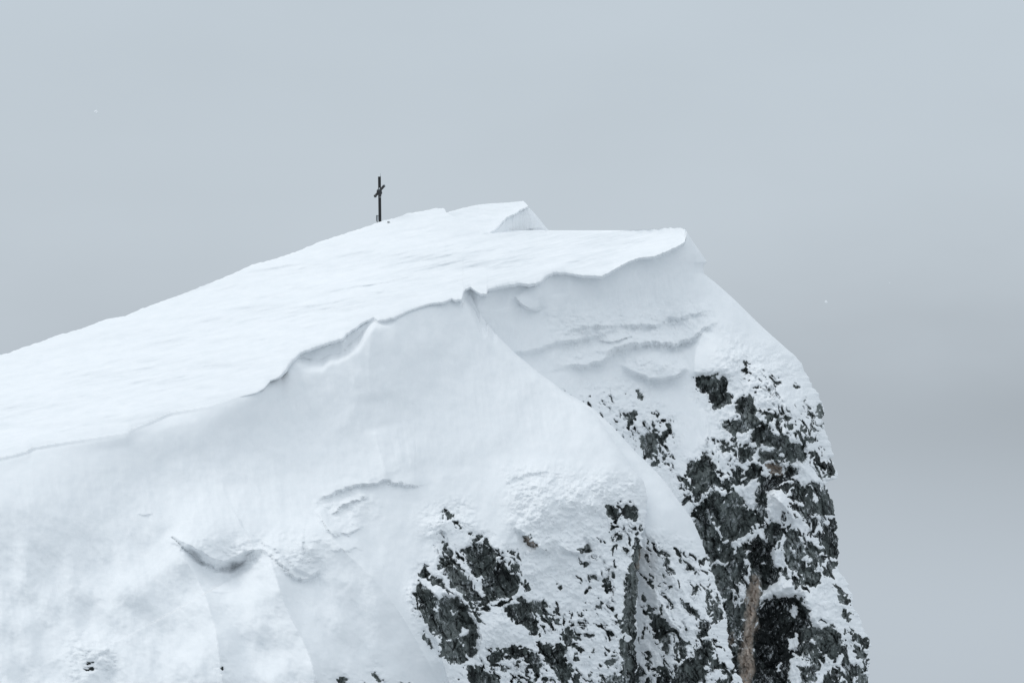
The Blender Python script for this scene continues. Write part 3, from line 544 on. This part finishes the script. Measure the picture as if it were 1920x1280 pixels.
def feat3(Y, U, V):
    l = LIP(U); s = V - l
    ins = U < 1300
    want = LIPD(U) + OVER(U) * (1 + .3 * gnoise(U / 30, V / 50, 6)) - np.maximum(s, 0) * .016 - np.maximum(s - 40, 0) * .06 - 5 * sst(1282, 1299, U)
    Y[:] = np.where(ins, .5 * (Y + want + np.sqrt((Y - want) ** 2 + .06)), Y)
    # hidden under the plateau
    Y[:] = np.where((U < 1286.5) & (s < 3), np.maximum(Y, LIPD(U) + OVER(U) + .25 + np.maximum(-s, 0) * .2), Y)
    Y[:] = np.where((U < 1286) & (V < 452), np.maximum(Y, np.minimum(YPLAT(U, V) + .4, 22)), Y)
    # soft flutes of the cornice front
    k = sst(8, 60, s) * sst(190, 100, s)
    Y += k * .18 * fbm(*rot(U, V, 84, 120, 24), 3, 31)
    # broken slab lip
    ridge(Y, U, V, [(1002,528),(1012,550),(1018,582)], .7, 26, 5, .6)
    scarp(Y, U, V, [(965,556),(975,568),(988,577),(1003,582),(1014,580)], .8, 22, 5, .4, .5, 31, .5)
    # layered bands
    scarp(Y, U, V, [(960,656),(980,658),(1000,654),(1020,647),(1045,640),(1075,634),(1110,630),(1135,622),(1155,612)], .9, 60, 24, .5, 2.2, 33, .6)
    scarp(Y, U, V, [(1060,618),(1090,612),(1120,608),(1150,608),(1200,606),(1240,606),(1255,590),(1275,594),(1300,584),(1330,578),(1345,584)], .65, 50, 22, .5, 3.2, 34, .5)
    scarp(Y, U, V, [(1058,682),(1080,684),(1110,680),(1130,672),(1145,656),(1170,644),(1200,640),(1230,638),(1252,644),(1275,640),(1300,628),(1325,610),(1338,598)], 1.4, 42, 26, .6, 3.4, 35, .4)
    scarp(Y, U, V, [(1120,638),(1140,640),(1160,636),(1190,630)], .4, 9, 5, .4, 2, 36)
    blob(Y, U, V, 1235, 680, 55, 26, 1.3, 12)
    scarp(Y, U, V, [(1165,684),(1185,692),(1205,702),(1225,708),(1245,708),(1268,702),(1285,690)], 1.1, 32, 16, .5, 2.4, 37, .5)
    ridge(Y, U, V, [(1035,645),(1040,670),(1043,700)], .5, 10, 12)
    # snow buttress with its crisp left edge
    ridge(Y, U, V, [(1325,615),(1303,655),(1302,690),(1303,712)], 1.6, 6, 70, .35)
    ridge(Y, U, V, [(1412,680),(1430,700),(1452,728),(1480,760),(1500,790),(1520,840)], 1.5, 34, 16, .35)
    ridge(Y, U, V, [(1425,855),(1418,890),(1424,930),(1440,925)], .6, 10, 10)
    # rounded knolls
    blob(Y, U, V, 1480, 825, 45, 45, 1.2); blob(Y, U, V, 1340, 945, 50, 75, 1.2); blob(Y, U, V, 1460, 945, 26, 22, 1.2, 45); blob(Y, U, V, 1495, 990, 40, 60, 1.3); blob(Y, U, V, 1185, 770, 60, 55, .9, 40)
    ridge(Y, U, V, [(1436,920),(1462,938),(1485,965),(1490,985)], 1.6, 8, 30, .3)
    ridge(Y, U, V, [(1440,1120),(1470,1100),(1505,1100),(1515,1130),(1520,1180)], 1.2, 24, 16, .4)
    ridge(Y, U, V, [(1510,1020),(1540,1060),(1570,1110),(1600,1170),(1615,1220)], 1.3, 40, 10, .3)
    ridge(Y, U, V, [(1490,860),(1520,890),(1548,930),(1560,980)], 1.1, 36, 12, .3)
    blob(Y, U, V, 1560, 1195, 40, 34, 1.4, 30); blob(Y, U, V, 1560, 1110, 35, 50, .9, -20)
    Y += .35 * ridged(*rot(U, V, 80, 130, 42), 3, 37) * sst(700, 800, V) * sst(1280, 1330, U)
ROUGH3 = [[(1040,590),(1345,575),(1340,620),(1250,645),(1080,680),(1040,660)], [(1150,665),(1290,650),(1280,705),(1200,700)], [(1090,720),(1240,700),(1260,860),(1200,860)], [(1350,620),(1500,670),(1570,880),(1570,1000),(1400,1000),(1330,740)], [(1300,1000),(1640,1000),(1640,1300),(1300,1300)]]
us = steps((780, 1240, 2.0), (1240, 1720, 1.3)); us = steps((780, 1060, 2.2), (1060, 1720, 1.3)); vs = steps((432, 560, 1.6), (560, 1300, 1.3), (1300, 1900, 7))
er3 = lambda U, V: sst(640, 720, V) * 4.2 * fbm(V / 16, U * 0 + .5, 5, 93, .62)
U, V, Ux, Ys, Yr, Bf, rg, oc = face(us, vs, F3, R3, ROCK3, HOLE3, ZONE3, OCHRE3, 300, feat3, ROUGH3, (1.3, 12), er3, deep=[(ROCK3[33], 1.4), (ROCK3[41], 1.0), (ROCK3[3], .7), (ROCK3[4], 1.2), (ROCK3[5], .8)], dark=[ROCK3[33], ROCK3[41], ROCK3[4], ROCK3[5], ROCK3[37]])  # dark: mostly the recessed patches, coloured blacker than the rest
kp = (U - R3(V)) < 90
o = grid_obj('snow_slope', world(Ux, V, Ys), SNOW, (Bf < 4) & kp, {'rough': rg}); o['label'] = 'snow plastered wall below the far cornice and right buttress'
o = grid_obj('rock_face', world(Ux, V, Yr), ROCK, (Bf > -3) & kp, {'ochre': oc[0], 'tone': oc[1]}); o['label'] = 'dark cliff rock with an ochre streak on the right buttress'

# ------------------------------------------------------------------ SUMMIT SNOWFIELD WITH ITS CORNICE LIP
us = steps((-900, -100, 14), (-100, 540, 2.2), (540, 1286.2, 1.5)); us = np.append(us, [1286.5])
nb, npl = 26, 130
prof = np.linspace(0, 1, npl) ** 1.0
lipj = LIP(us) + 1.1 * fbm(us / 8, us * 0, 4, 401, .5) * np.clip(OVER(us) / .4, .25, 1) ; skyj = SKY(us) + 1.1 * fbm(us / 10, us * 0 + 3, 4, 402)
lipj = np.maximum(lipj, skyj + 1)
rowsV = []; rowsY = []
for k in range(nb, 0, -1):
    t = (k / nb) ** 1.6
    rowsV.append(skyj + .3 + t * 160); rowsY.append(YPLAT(us, skyj) + .6 + t * 32)
for t in prof:
    rowsV.append(skyj + (lipj - skyj) * t)
    rowsY.append(YPLAT(us, skyj + (lipj - skyj) * t))
PV = np.array(rowsV); PY = np.array(rowsY); PU = np.tile(us, (len(PV), 1))
main = slice(nb, None)
sub_V = PV[main].copy(); sub_U = PU[main]; sub_Y = PY[main].copy()
inr = np.sin(np.pi * np.clip((sub_V - skyj) / np.maximum(lipj - skyj, 1), 0, 1)) ** .5
sub_Y += inr * (.8 * fbm(sub_U / 260, sub_V / 70, 3, 410) + .12 * fbm(*rot(sub_U, sub_V, -12, 90, 9), 4, 411) + .04 * fbm(*rot(sub_U, sub_V, -10, 22, 4), 3, 412))
for (a, b, h) in [([(455,512),(480,506),(520,500),(555,494),(580,492)], 0, .8), ([(385,548),(410,543),(440,534),(462,528)], 0, .5), ([(600,548),(625,544),(660,536),(690,533),(720,528),(752,523)], 0, 1.0), ([(695,547),(710,547),(722,545)], 0, .7),
                  ([(495,602),(510,600),(528,598)], 0, .5), ([(530,586),(550,584),(578,583)], 0, .5), ([(555,505),(575,500)], 0, .4), ([(1055,492),(1080,488),(1100,486)], 0, .5), ([(1100,482),(1120,484),(1140,485)], 0, .35),
                  ([(195,765),(212,768),(232,763)], 0, .7), ([(500,660),(515,657),(540,653)], 0, .4), ([(210,700),(260,690),(300,686)], 0, .3), ([(640,478),(690,470),(720,462)], 0, .35), ([(630,520),(660,516)], 0, .4),
                  ([(360,606),(400,598),(430,594)], 0, .35), ([(345,640),(420,632),(450,628)], 0, .3), ([(770,470),(830,462),(860,455)], 0, .3), ([(900,436),(905,437),(916,436)], 0, .5), ([(880,470),(930,468),(960,470)], 0, .25)]:
    scarp(sub_Y, sub_U, sub_V, a, h * .3, 10, 7, .1, .6, 17, 1.2)
# smooth pillow where the lip folds at the notch
blob(sub_Y, sub_U, sub_V, 1045, 502, 24, 10, .5)
# the edge rolls over on the left, where there is no overhang
soft = np.clip(1 - OVER(us) / .3, 0, 1)
dl = (lipj - sub_V)
sub_Y += soft * 1.15 * np.exp(-dl / 17) + (1 - soft) * .22 * np.exp(-dl / 5)
PY[main] = sub_Y
lipY = PY[-1]
ex = [(1.5, .02), (3.2, .10), (4.4, .6), (7.0, 2.2)]
for dv_, dy in ex:
    PV = np.vstack([PV, lipj + dv_ * np.clip(OVER(us) / .5, .15, 1)]); PY = np.vstack([PY, lipY + dy * np.clip(OVER(us) / .9, .2, 1.3)]); PU = np.vstack([PU, us])
o = grid_obj('snow_slope', world(PU, PV, PY), SNOW, None, {'rough': PV * 0}); o['label'] = 'smooth white summit snowfield ending in the long cornice lip'

# ------------------------------------------------------------------ FAR CORNICE
sk = curve([(760, 420), (800, 410), (830, 401), (836, 399), (860, 392), (885, 386), (900, 383.5), (920, 381.5), (950, 380), (970, 378), (981, 377), (985, 380), (988, 383), (990, 386)])
lp = curve([(760, 470), (830, 462), (880, 452), (915, 440), (920, 436), (932, 427), (943, 415), (950, 407), (955, 404), (965, 401), (974, 394), (984, 390), (990, 387)])
us = np.arange(780, 990.3, 1.5); sv = sk(us) + .5 * fbm(us / 8, us * 0, 3, 420); lv = np.maximum(lp(us) + 1.8 * fbm(us / 7, us * 0 + 2, 4, 421, .6), sv + .6)
yl = np.interp(us, [780, 880, 920, 990], [17, 20.2, 21.8, 26]); ysk = np.interp(us, [780, 836, 920, 990], [20.5, 24, 28, 27.5])
P2Y = tps([(780, 410, 20), (780, 470, 15.5), (836, 399, 23.5), (836, 460, 17.5), (880, 388, 25.8), (880, 450, 19.4), (920, 382, 27.5), (920, 436, 21.4), (955, 380, 28.3), (955, 404, 25.4), (990, 378, 28.8), (990, 387, 27.6)])
ysk = P2Y(us, sv); yl = P2Y(us, lv)
PV = []; PY = []
for k in range(14, 0, -1):
    t = (k / 14) ** 1.5; PV.append(sv + .3 + t * 120); PY.append(ysk + .5 + t * 26)
for t in np.linspace(0, 1, 60):
    PV.append(sv + (lv - sv) * t); vv = sv + (lv - sv) * t
    PY.append(P2Y(us, vv) + .14 * fbm(us / 50, vv / 14, 3, 422))
for dv_, dy in ex: PV.append(lv + dv_ * .8); PY.append(yl + dy * .7)
PV = np.array(PV); PY = np.array(PY); PU = np.tile(us, (len(PV), 1))
o = grid_obj('snow_slope', world(PU, PV, PY), SNOW, None, {'rough': PV * 0}); o['label'] = 'wedge of snowfield and cornice behind the summit notch'
# its shaded front
lps = lambda u: sum(lp(u + k * 4) for k in range(-4, 5)) / 9
us_f = us.copy(); yl_f = yl.copy()
vs = np.arange(384, 520, 1.5); us = np.arange(880, 1130, 1.5); U, V = np.meshgrid(us, vs)
re = np.interp(V, [376, 386, 396, 410, 425, 433, 520], [984, 989, 999, 1011, 1023, 1030, 1102])
d = U - re
Y = 22.4 + (U - 920) * .075 - (V - lps(U)) * .022 + 1.4 * np.exp(np.minimum(d, 0) / 9) + np.maximum(d, 0) * .11 + .12 * fbm(U / 30, V / 30, 3, 430)
Y = np.where(V < lp(U) + 2, np.interp(U, us_f, yl_f) + 1.0 + np.maximum(lp(U) + 2 - V, 0) * .22, Y)
Y = np.maximum(Y, np.interp(U, us_f, yl_f) + .6 - np.maximum(V - lp(U), 0) * .02)
scarp(Y, U, V, [(985,431),(1000,428),(1015,427),(1026,430)], .2, 8, 5, .3, 1, 44)
o = grid_obj('snow_slope', world(re + np.where(d < 0, d, -.3 * d), V, Y), SNOW, (d < 40) & (V > sk(U) + 3), {'rough': V * 0}); o['label'] = 'shaded snow front below the far cornice'

# ------------------------------------------------------------------ SUMMIT CROSS
def mat_simple(name, c, r, scale=8, var=.4, metal=0.):
    m, n, b = nodes(name); tc = N(n, 'ShaderNodeTexCoord')
    z = N(n, 'ShaderNodeTexNoise', i_Scale=float(scale), i_Detail=5.0); n.links.new(tc.outputs['Object'], z.inputs['Vector'])
    q = ramp(n, z.outputs['Fac'], [(.3, tuple(x * (1 - var) for x in c)), (.7, tuple(min(1, x * (1 + var)) for x in c))]); n.links.new(q.outputs[0], b.inputs['Base Color'])
    b.inputs['Roughness'].default_value = r; b.inputs['Metallic'].default_value = metal
    return m
WOOD = mat_simple('dark_weathered_timber', (.018, .019, .02), .8); IRON = mat_simple('dark_iron', (.05, .053, .055), .5, 12, .3, .6)
GREY = mat_simple('frosted_metal', (.33, .36, .38), .6, 14, .25); RIME = mat_simple('rime_ice', (.7, .74, .77), .8, 10, .1)
def mbox(bm, size, loc=(0, 0, 0), rotm=None, bev=.012):
    r = bmesh.ops.create_cube(bm, size=1); vs_ = r['verts']
    for v in vs_: v.co = Vector((v.co.x * size[0], v.co.y * size[1], v.co.z * size[2]))
    es = list({e for v in vs_ for e in v.link_edges})
    rb = bmesh.ops.bevel(bm, geom=es, offset=min(bev, min(size) * .3), segments=2, affect='EDGES', profile=.6)
    allv = list({v for f in rb['faces'] for v in f.verts} | {v for v in vs_ if v.is_valid})
    for v in allv:
        co = v.co.copy()
        if rotm: co = rotm @ co
        v.co = co + Vector(loc)
def mk(name, bm, mat, parent=None):
    me = bpy.data.meshes.new(name); bm.to_mesh(me); bm.free(); me.materials.append(mat)
    o = bpy.data.objects.new(name, me); C.objects.link(o)
    if parent: o.parent = parent
    return o
def thing(name, label, cat, loc, group=None):
    o = bpy.data.objects.new(name, None); C.objects.link(o); o.location = loc; o['label'] = label; o['category'] = cat
    if group: o['group'] = group
    return o
from mathutils import Matrix
base = wpt(712.4, 414.5, 14.1); S = (D0 + 14.1) / D0 / 20    # metres per sight unit here
base = wpt(712.4, 414.5, 15.6)
cr = thing('summit_cross', 'tall dark summit cross standing on the crest of the snowfield', 'cross', base)
cr.rotation_euler = (0, R(-.7), 0)
H = 83.5 * S
bm = bmesh.new(); mbox(bm, (4.7 * S, .26, H + .9), (0, 0, H / 2 - .45), Matrix.Rotation(R(12), 3, 'Z')); mk('upright', bm, WOOD, cr)
# crossbeam runs almost along the line of sight, its far arm high and near arm low
zc = 56.5 * S; ang = math.atan2(19, 15)
dirv = Vector((11.5 * S, 1.0, 14.0 * S)).normalized(); L = 1.5
def along(d, upv=Vector((0, 0, 1))):
    y = d.normalized(); x = y.cross(upv).normalized(); z = x.cross(y); return Matrix((x, y, z)).transposed()
Mx = along(dirv)
bm = bmesh.new(); mbox(bm, (3.4 * S, L * 1.3, 3.6 * S), (0, 0, zc), Mx); beam = mk('crossbeam', bm, WOOD, cr)
for sgn in (-1, 1):
    bm = bmesh.new(); mbox(bm, (4.2 * S, .12, 4.6 * S), Vector((0, 0, zc)) + dirv * (L * .65 * sgn), Mx); mk('end_cap', bm, IRON if sgn < 0 else GREY, beam)
# carved figure hung where the arms meet
bm = bmesh.new()
for (x, z, rx, rz) in [(0.3, 59, 2.6, 3.2), (-.6, 55.5, 3.9, 4.4), (-1.4, 51.8, 3.2, 3.2), (1.2, 53, 3.0, 3.6), (1.4, 48.6, 1.6, 3.0)]:
    r = bmesh.ops.create_icosphere(bm, subdivisions=3, radius=1)
    for v in r['verts']: v.co = Vector((v.co.x * rx * 1.3 * S + x * S, v.co.y * .16 - .2, v.co.z * rz * 1.2 * S + z * S))
fig = mk('carved_figure', bm, IRON, cr)
rm = fig.modifiers.new('join', 'REMESH'); rm.mode = 'VOXEL'; rm.voxel_size = .02
bm = bmesh.new()
for sgn, k in ((-1, 1), (1, 1)):
    pass
mbox(bm, (1.7 * S, .1, 4.2 * S), (-.2 * S, -.3, 66.0 * S - .3), None); mk('rime_patch', bm, RIME, cr)
bm = bmesh.new(); mbox(bm, (2.2 * S, .06, 2.4 * S), (1.0 * S, -.17, 45.4 * S)); mk('rime_patch', bm, RIME, cr)
bm = bmesh.new(); bmesh.ops.create_cone(bm, segments=10, radius1=.028, radius2=.012, depth=6.5 * S, cap_ends=True)
for v in bm.verts: v.co += Vector((2.0 * S, 0, H + 3.0 * S))
mk('lightning_rod', bm, GREY, cr)
bm = bmesh.new(); mbox(bm, (.07, .34, .07), (0, 0, 30 * S)); bm.free(); bm = bmesh.new(); mbox(bm, (5.3 * S, .3, .05), (0, 0, 41 * S)); mk('iron_strap', bm, IRON, cr)
# summit book box
bb = wpt(707.6, 415.0, 15.4)
bk = thing('book_box', 'small pale summit book box on a post left of the cross foot', 'box', bb)
bm = bmesh.new(); mbox(bm, (3.0 * S, .22, 8.6 * S), (0, 0, 6.0 * S)); mk('case', bm, GREY, bk)
bm = bmesh.new(); mbox(bm, (1.0 * S, .24, 11 * S), (-1.8 * S, 0, 5.0 * S)); mbox(bm, (4.4 * S, .26, .9 * S), (-.2 * S, 0, 10.8 * S)); mk('frame', bm, IRON, bk)
bm = bmesh.new(); mbox(bm, (.06, .06, .9), (0, 0, -.3)); mk('post', bm, IRON, bk)
# stone poking through
bm = bmesh.new(); bmesh.ops.create_icosphere(bm, subdivisions=3, radius=.085)
for v in bm.verts:
    k = 1 + .35 * math.sin(v.co.x * 60 + 1) * math.cos(v.co.z * 50) + .2 * math.sin(v.co.y * 80); v.co = Vector((v.co.x * k * 1.2, v.co.y * k, v.co.z * k * .7))
for f in bm.faces: f.smooth = False
pst = wpt(728.5, 416.5, float(YPLAT(728.5, 416.5)))
st = mk('stone', bm, ROCK); st.location = pst + Vector((0, -.1, 0)); st['label'] = 'tiny dark stone in the snow just right of the cross foot'; st['category'] = 'stone'

# ------------------------------------------------------------------ drifting snowflakes
FL = mat_simple('snowflake_ice', (.93, .94, .95), .8, 20, .03)
def flake():
    bm = bmesh.new()
    for k in range(6):
        a = k * math.pi / 3 + .2
        r = bmesh.ops.create_icosphere(bm, subdivisions=2, radius=.5)
        for v in r['verts']: v.co = Vector((v.co.x * .9 + math.cos(a) * .45, v.co.y * .3, v.co.z * .9 + math.sin(a) * .45 * (.8 + .3 * (k % 2))))
    for f in bm.faces: f.smooth = True
    return bm
fm = None
for (u, v, Y, r, lab) in [(180, 210, -440, 4.2, 'pale snowflake drifting high in the sky at far left'), (1549, 566, -440, 3.6, 'snowflake drifting against grey cloud to the right of the ridge'), (1668, 530, -430, 1.6, 'tiny snowflake rightmost in the grey cloud')]:
    if fm is None: o = mk('snowflake', flake(), FL); fm = o.data
    else: o = bpy.data.objects.new('snowflake', fm); C.objects.link(o)
    k = (D0 + Y) / D0 / 20
    o.location = wpt(u, v, Y); o.scale = (r * k * .9,) * 3; o.rotation_euler = (R(-14), 0, 0); o['label'] = lab; o['category'] = 'snowflake'; o['group'] = 'snowflakes drifting in the air'

# ------------------------------------------------------------------ light
SUN_EL, SUN_AZ = 50, -78       # azimuth measured from the view direction, clockwise
w = bpy.data.worlds.new('World'); bpy.context.scene.world = w; w.use_nodes = True; n = w.node_tree; n.nodes.clear()
out = N(n, 'ShaderNodeOutputWorld'); tc = N(n, 'ShaderNodeTexCoord')
skyt = N(n, 'ShaderNodeTexSky', sky_type='NISHITA', sun_disc=False, sun_elevation=R(SUN_EL), sun_rotation=R(SUN_AZ), altitude=2000, air_density=1.2, dust_density=3.0)
b1 = N(n, 'ShaderNodeBackground', i_Strength=.08); n.links.new(skyt.outputs[0], b1.inputs[0])
sep = N(n, 'ShaderNodeSeparateXYZ'); n.links.new(tc.outputs['Generated'], sep.inputs[0])
# cloud deck brightness by elevation (z = sine of elevation)
def math_(op, a, b, c=None, clamp=False):
    x = N(n, 'ShaderNodeMath', operation=op, use_clamp=clamp)
    for i, q in enumerate((a, b, c)):
        if q is None: continue
        if isinstance(q, (int, float)): x.inputs[i].default_value = q
        else: n.links.new(q, x.inputs[i])
    return x.outputs[0]
zz = math_('MULTIPLY_ADD', sep.outputs['Z'], .5, .5)
def cramp(src, stops, interp='EASE'):
    r = N(n, 'ShaderNodeValToRGB'); r.color_ramp.interpolation = interp; e = r.color_ramp.elements
    while len(e) < len(stops): e.new(.5)
    for el, (p, c) in zip(e, stops): el.position = p; el.color = (*c, 1)
    n.links.new(src, r.inputs[0]); return r.outputs[0]
HOR = (.502, .566, .630)
deck = cramp(zz, [(0, (.40, .45, .49)), (.46, (.48, .54, .60)), (.5, HOR), (.62, (.56, .635, .695)), (.78, (.80, .875, .945)), (1, (1.0, 1.07, 1.13))], 'LINEAR')
# slow bands of cloud near the horizon: darker to the right, pale fog bank low down
mpw = N(n, 'ShaderNodeMapping'); mpw.inputs['Scale'].default_value = (1, 1, 2.6); n.links.new(tc.outputs['Generated'], mpw.inputs['Vector'])
cn = N(n, 'ShaderNodeTexNoise', i_Scale=12.0, i_Detail=4.0, i_Roughness=.45); n.links.new(mpw.outputs[0], cn.inputs['Vector'])
xr = N(n, 'ShaderNodeMapRange', interpolation_type='SMOOTHSTEP'); n.links.new(sep.outputs['X'], xr.inputs[0]); xr.inputs[1].default_value = -.02; xr.inputs[2].default_value = .12
el = sep.outputs['Z']
# dark belly centred a degree below the horizon
t1 = math_('ADD', math_('MULTIPLY_ADD', cn.outputs['Fac'], .03, -.002), el); t2 = math_('MULTIPLY', t1, 1 / .021); t3 = math_('MULTIPLY', t2, t2); t4 = math_('MULTIPLY', t3, -1.0); t5 = math_('EXPONENT', t4, None)
dark = math_('MULTIPLY', t5, math_('MULTIPLY_ADD', xr.outputs[0], .15, .08))
cm = math_('MULTIPLY_ADD', cn.outputs['Fac'], .14, .935)
fac = math_('SUBTRACT', cm, dark)
vm = N(n, 'ShaderNodeVectorMath', operation='SCALE'); n.links.new(deck, vm.inputs[0]); n.links.new(fac, vm.inputs['Scale'])
b2 = N(n, 'ShaderNodeBackground', i_Strength=1.0); n.links.new(vm.outputs[0], b2.inputs[0])
ms = N(n, 'ShaderNodeMixShader'); ms.inputs[0].default_value = .94; n.links.new(b1.outputs[0], ms.inputs[1]); n.links.new(b2.outputs[0], ms.inputs[2]); n.links.new(ms.outputs[0], out.inputs[0])
sl = bpy.data.lights.new('sun', 'SUN'); sl.energy = .7; sl.angle = R(22); sl.color = (1, .975, .94)
so = bpy.data.objects.new('sun', sl); C.objects.link(so)
ax = R(SUN_AZ); sd = Vector((math.sin(ax) * math.cos(R(SUN_EL)), math.cos(ax) * math.cos(R(SUN_EL)), math.sin(R(SUN_EL))))
so.rotation_euler = sd.to_track_quat('Z', 'Y').to_euler()

# ------------------------------------------------------------------ camera
cd = bpy.data.cameras.new('camera'); co = bpy.data.objects.new('camera', cd); C.objects.link(co)
co.location = (0, -D0, 0); co.rotation_euler = (R(90), 0, 0); cd.sensor_width = 36; cd.lens = 36 * D0 / 96; cd.clip_end = 5000; cd.clip_start = 1
sc = bpy.context.scene; sc.camera = co
sc.render.engine = 'CYCLES'
sc.view_settings.view_transform = 'Standard'; sc.view_settings.look = 'None'; sc.view_settings.exposure = .06; sc.view_settings.gamma = 1
sc.render.resolution_x = 1024; sc.render.resolution_y = 682
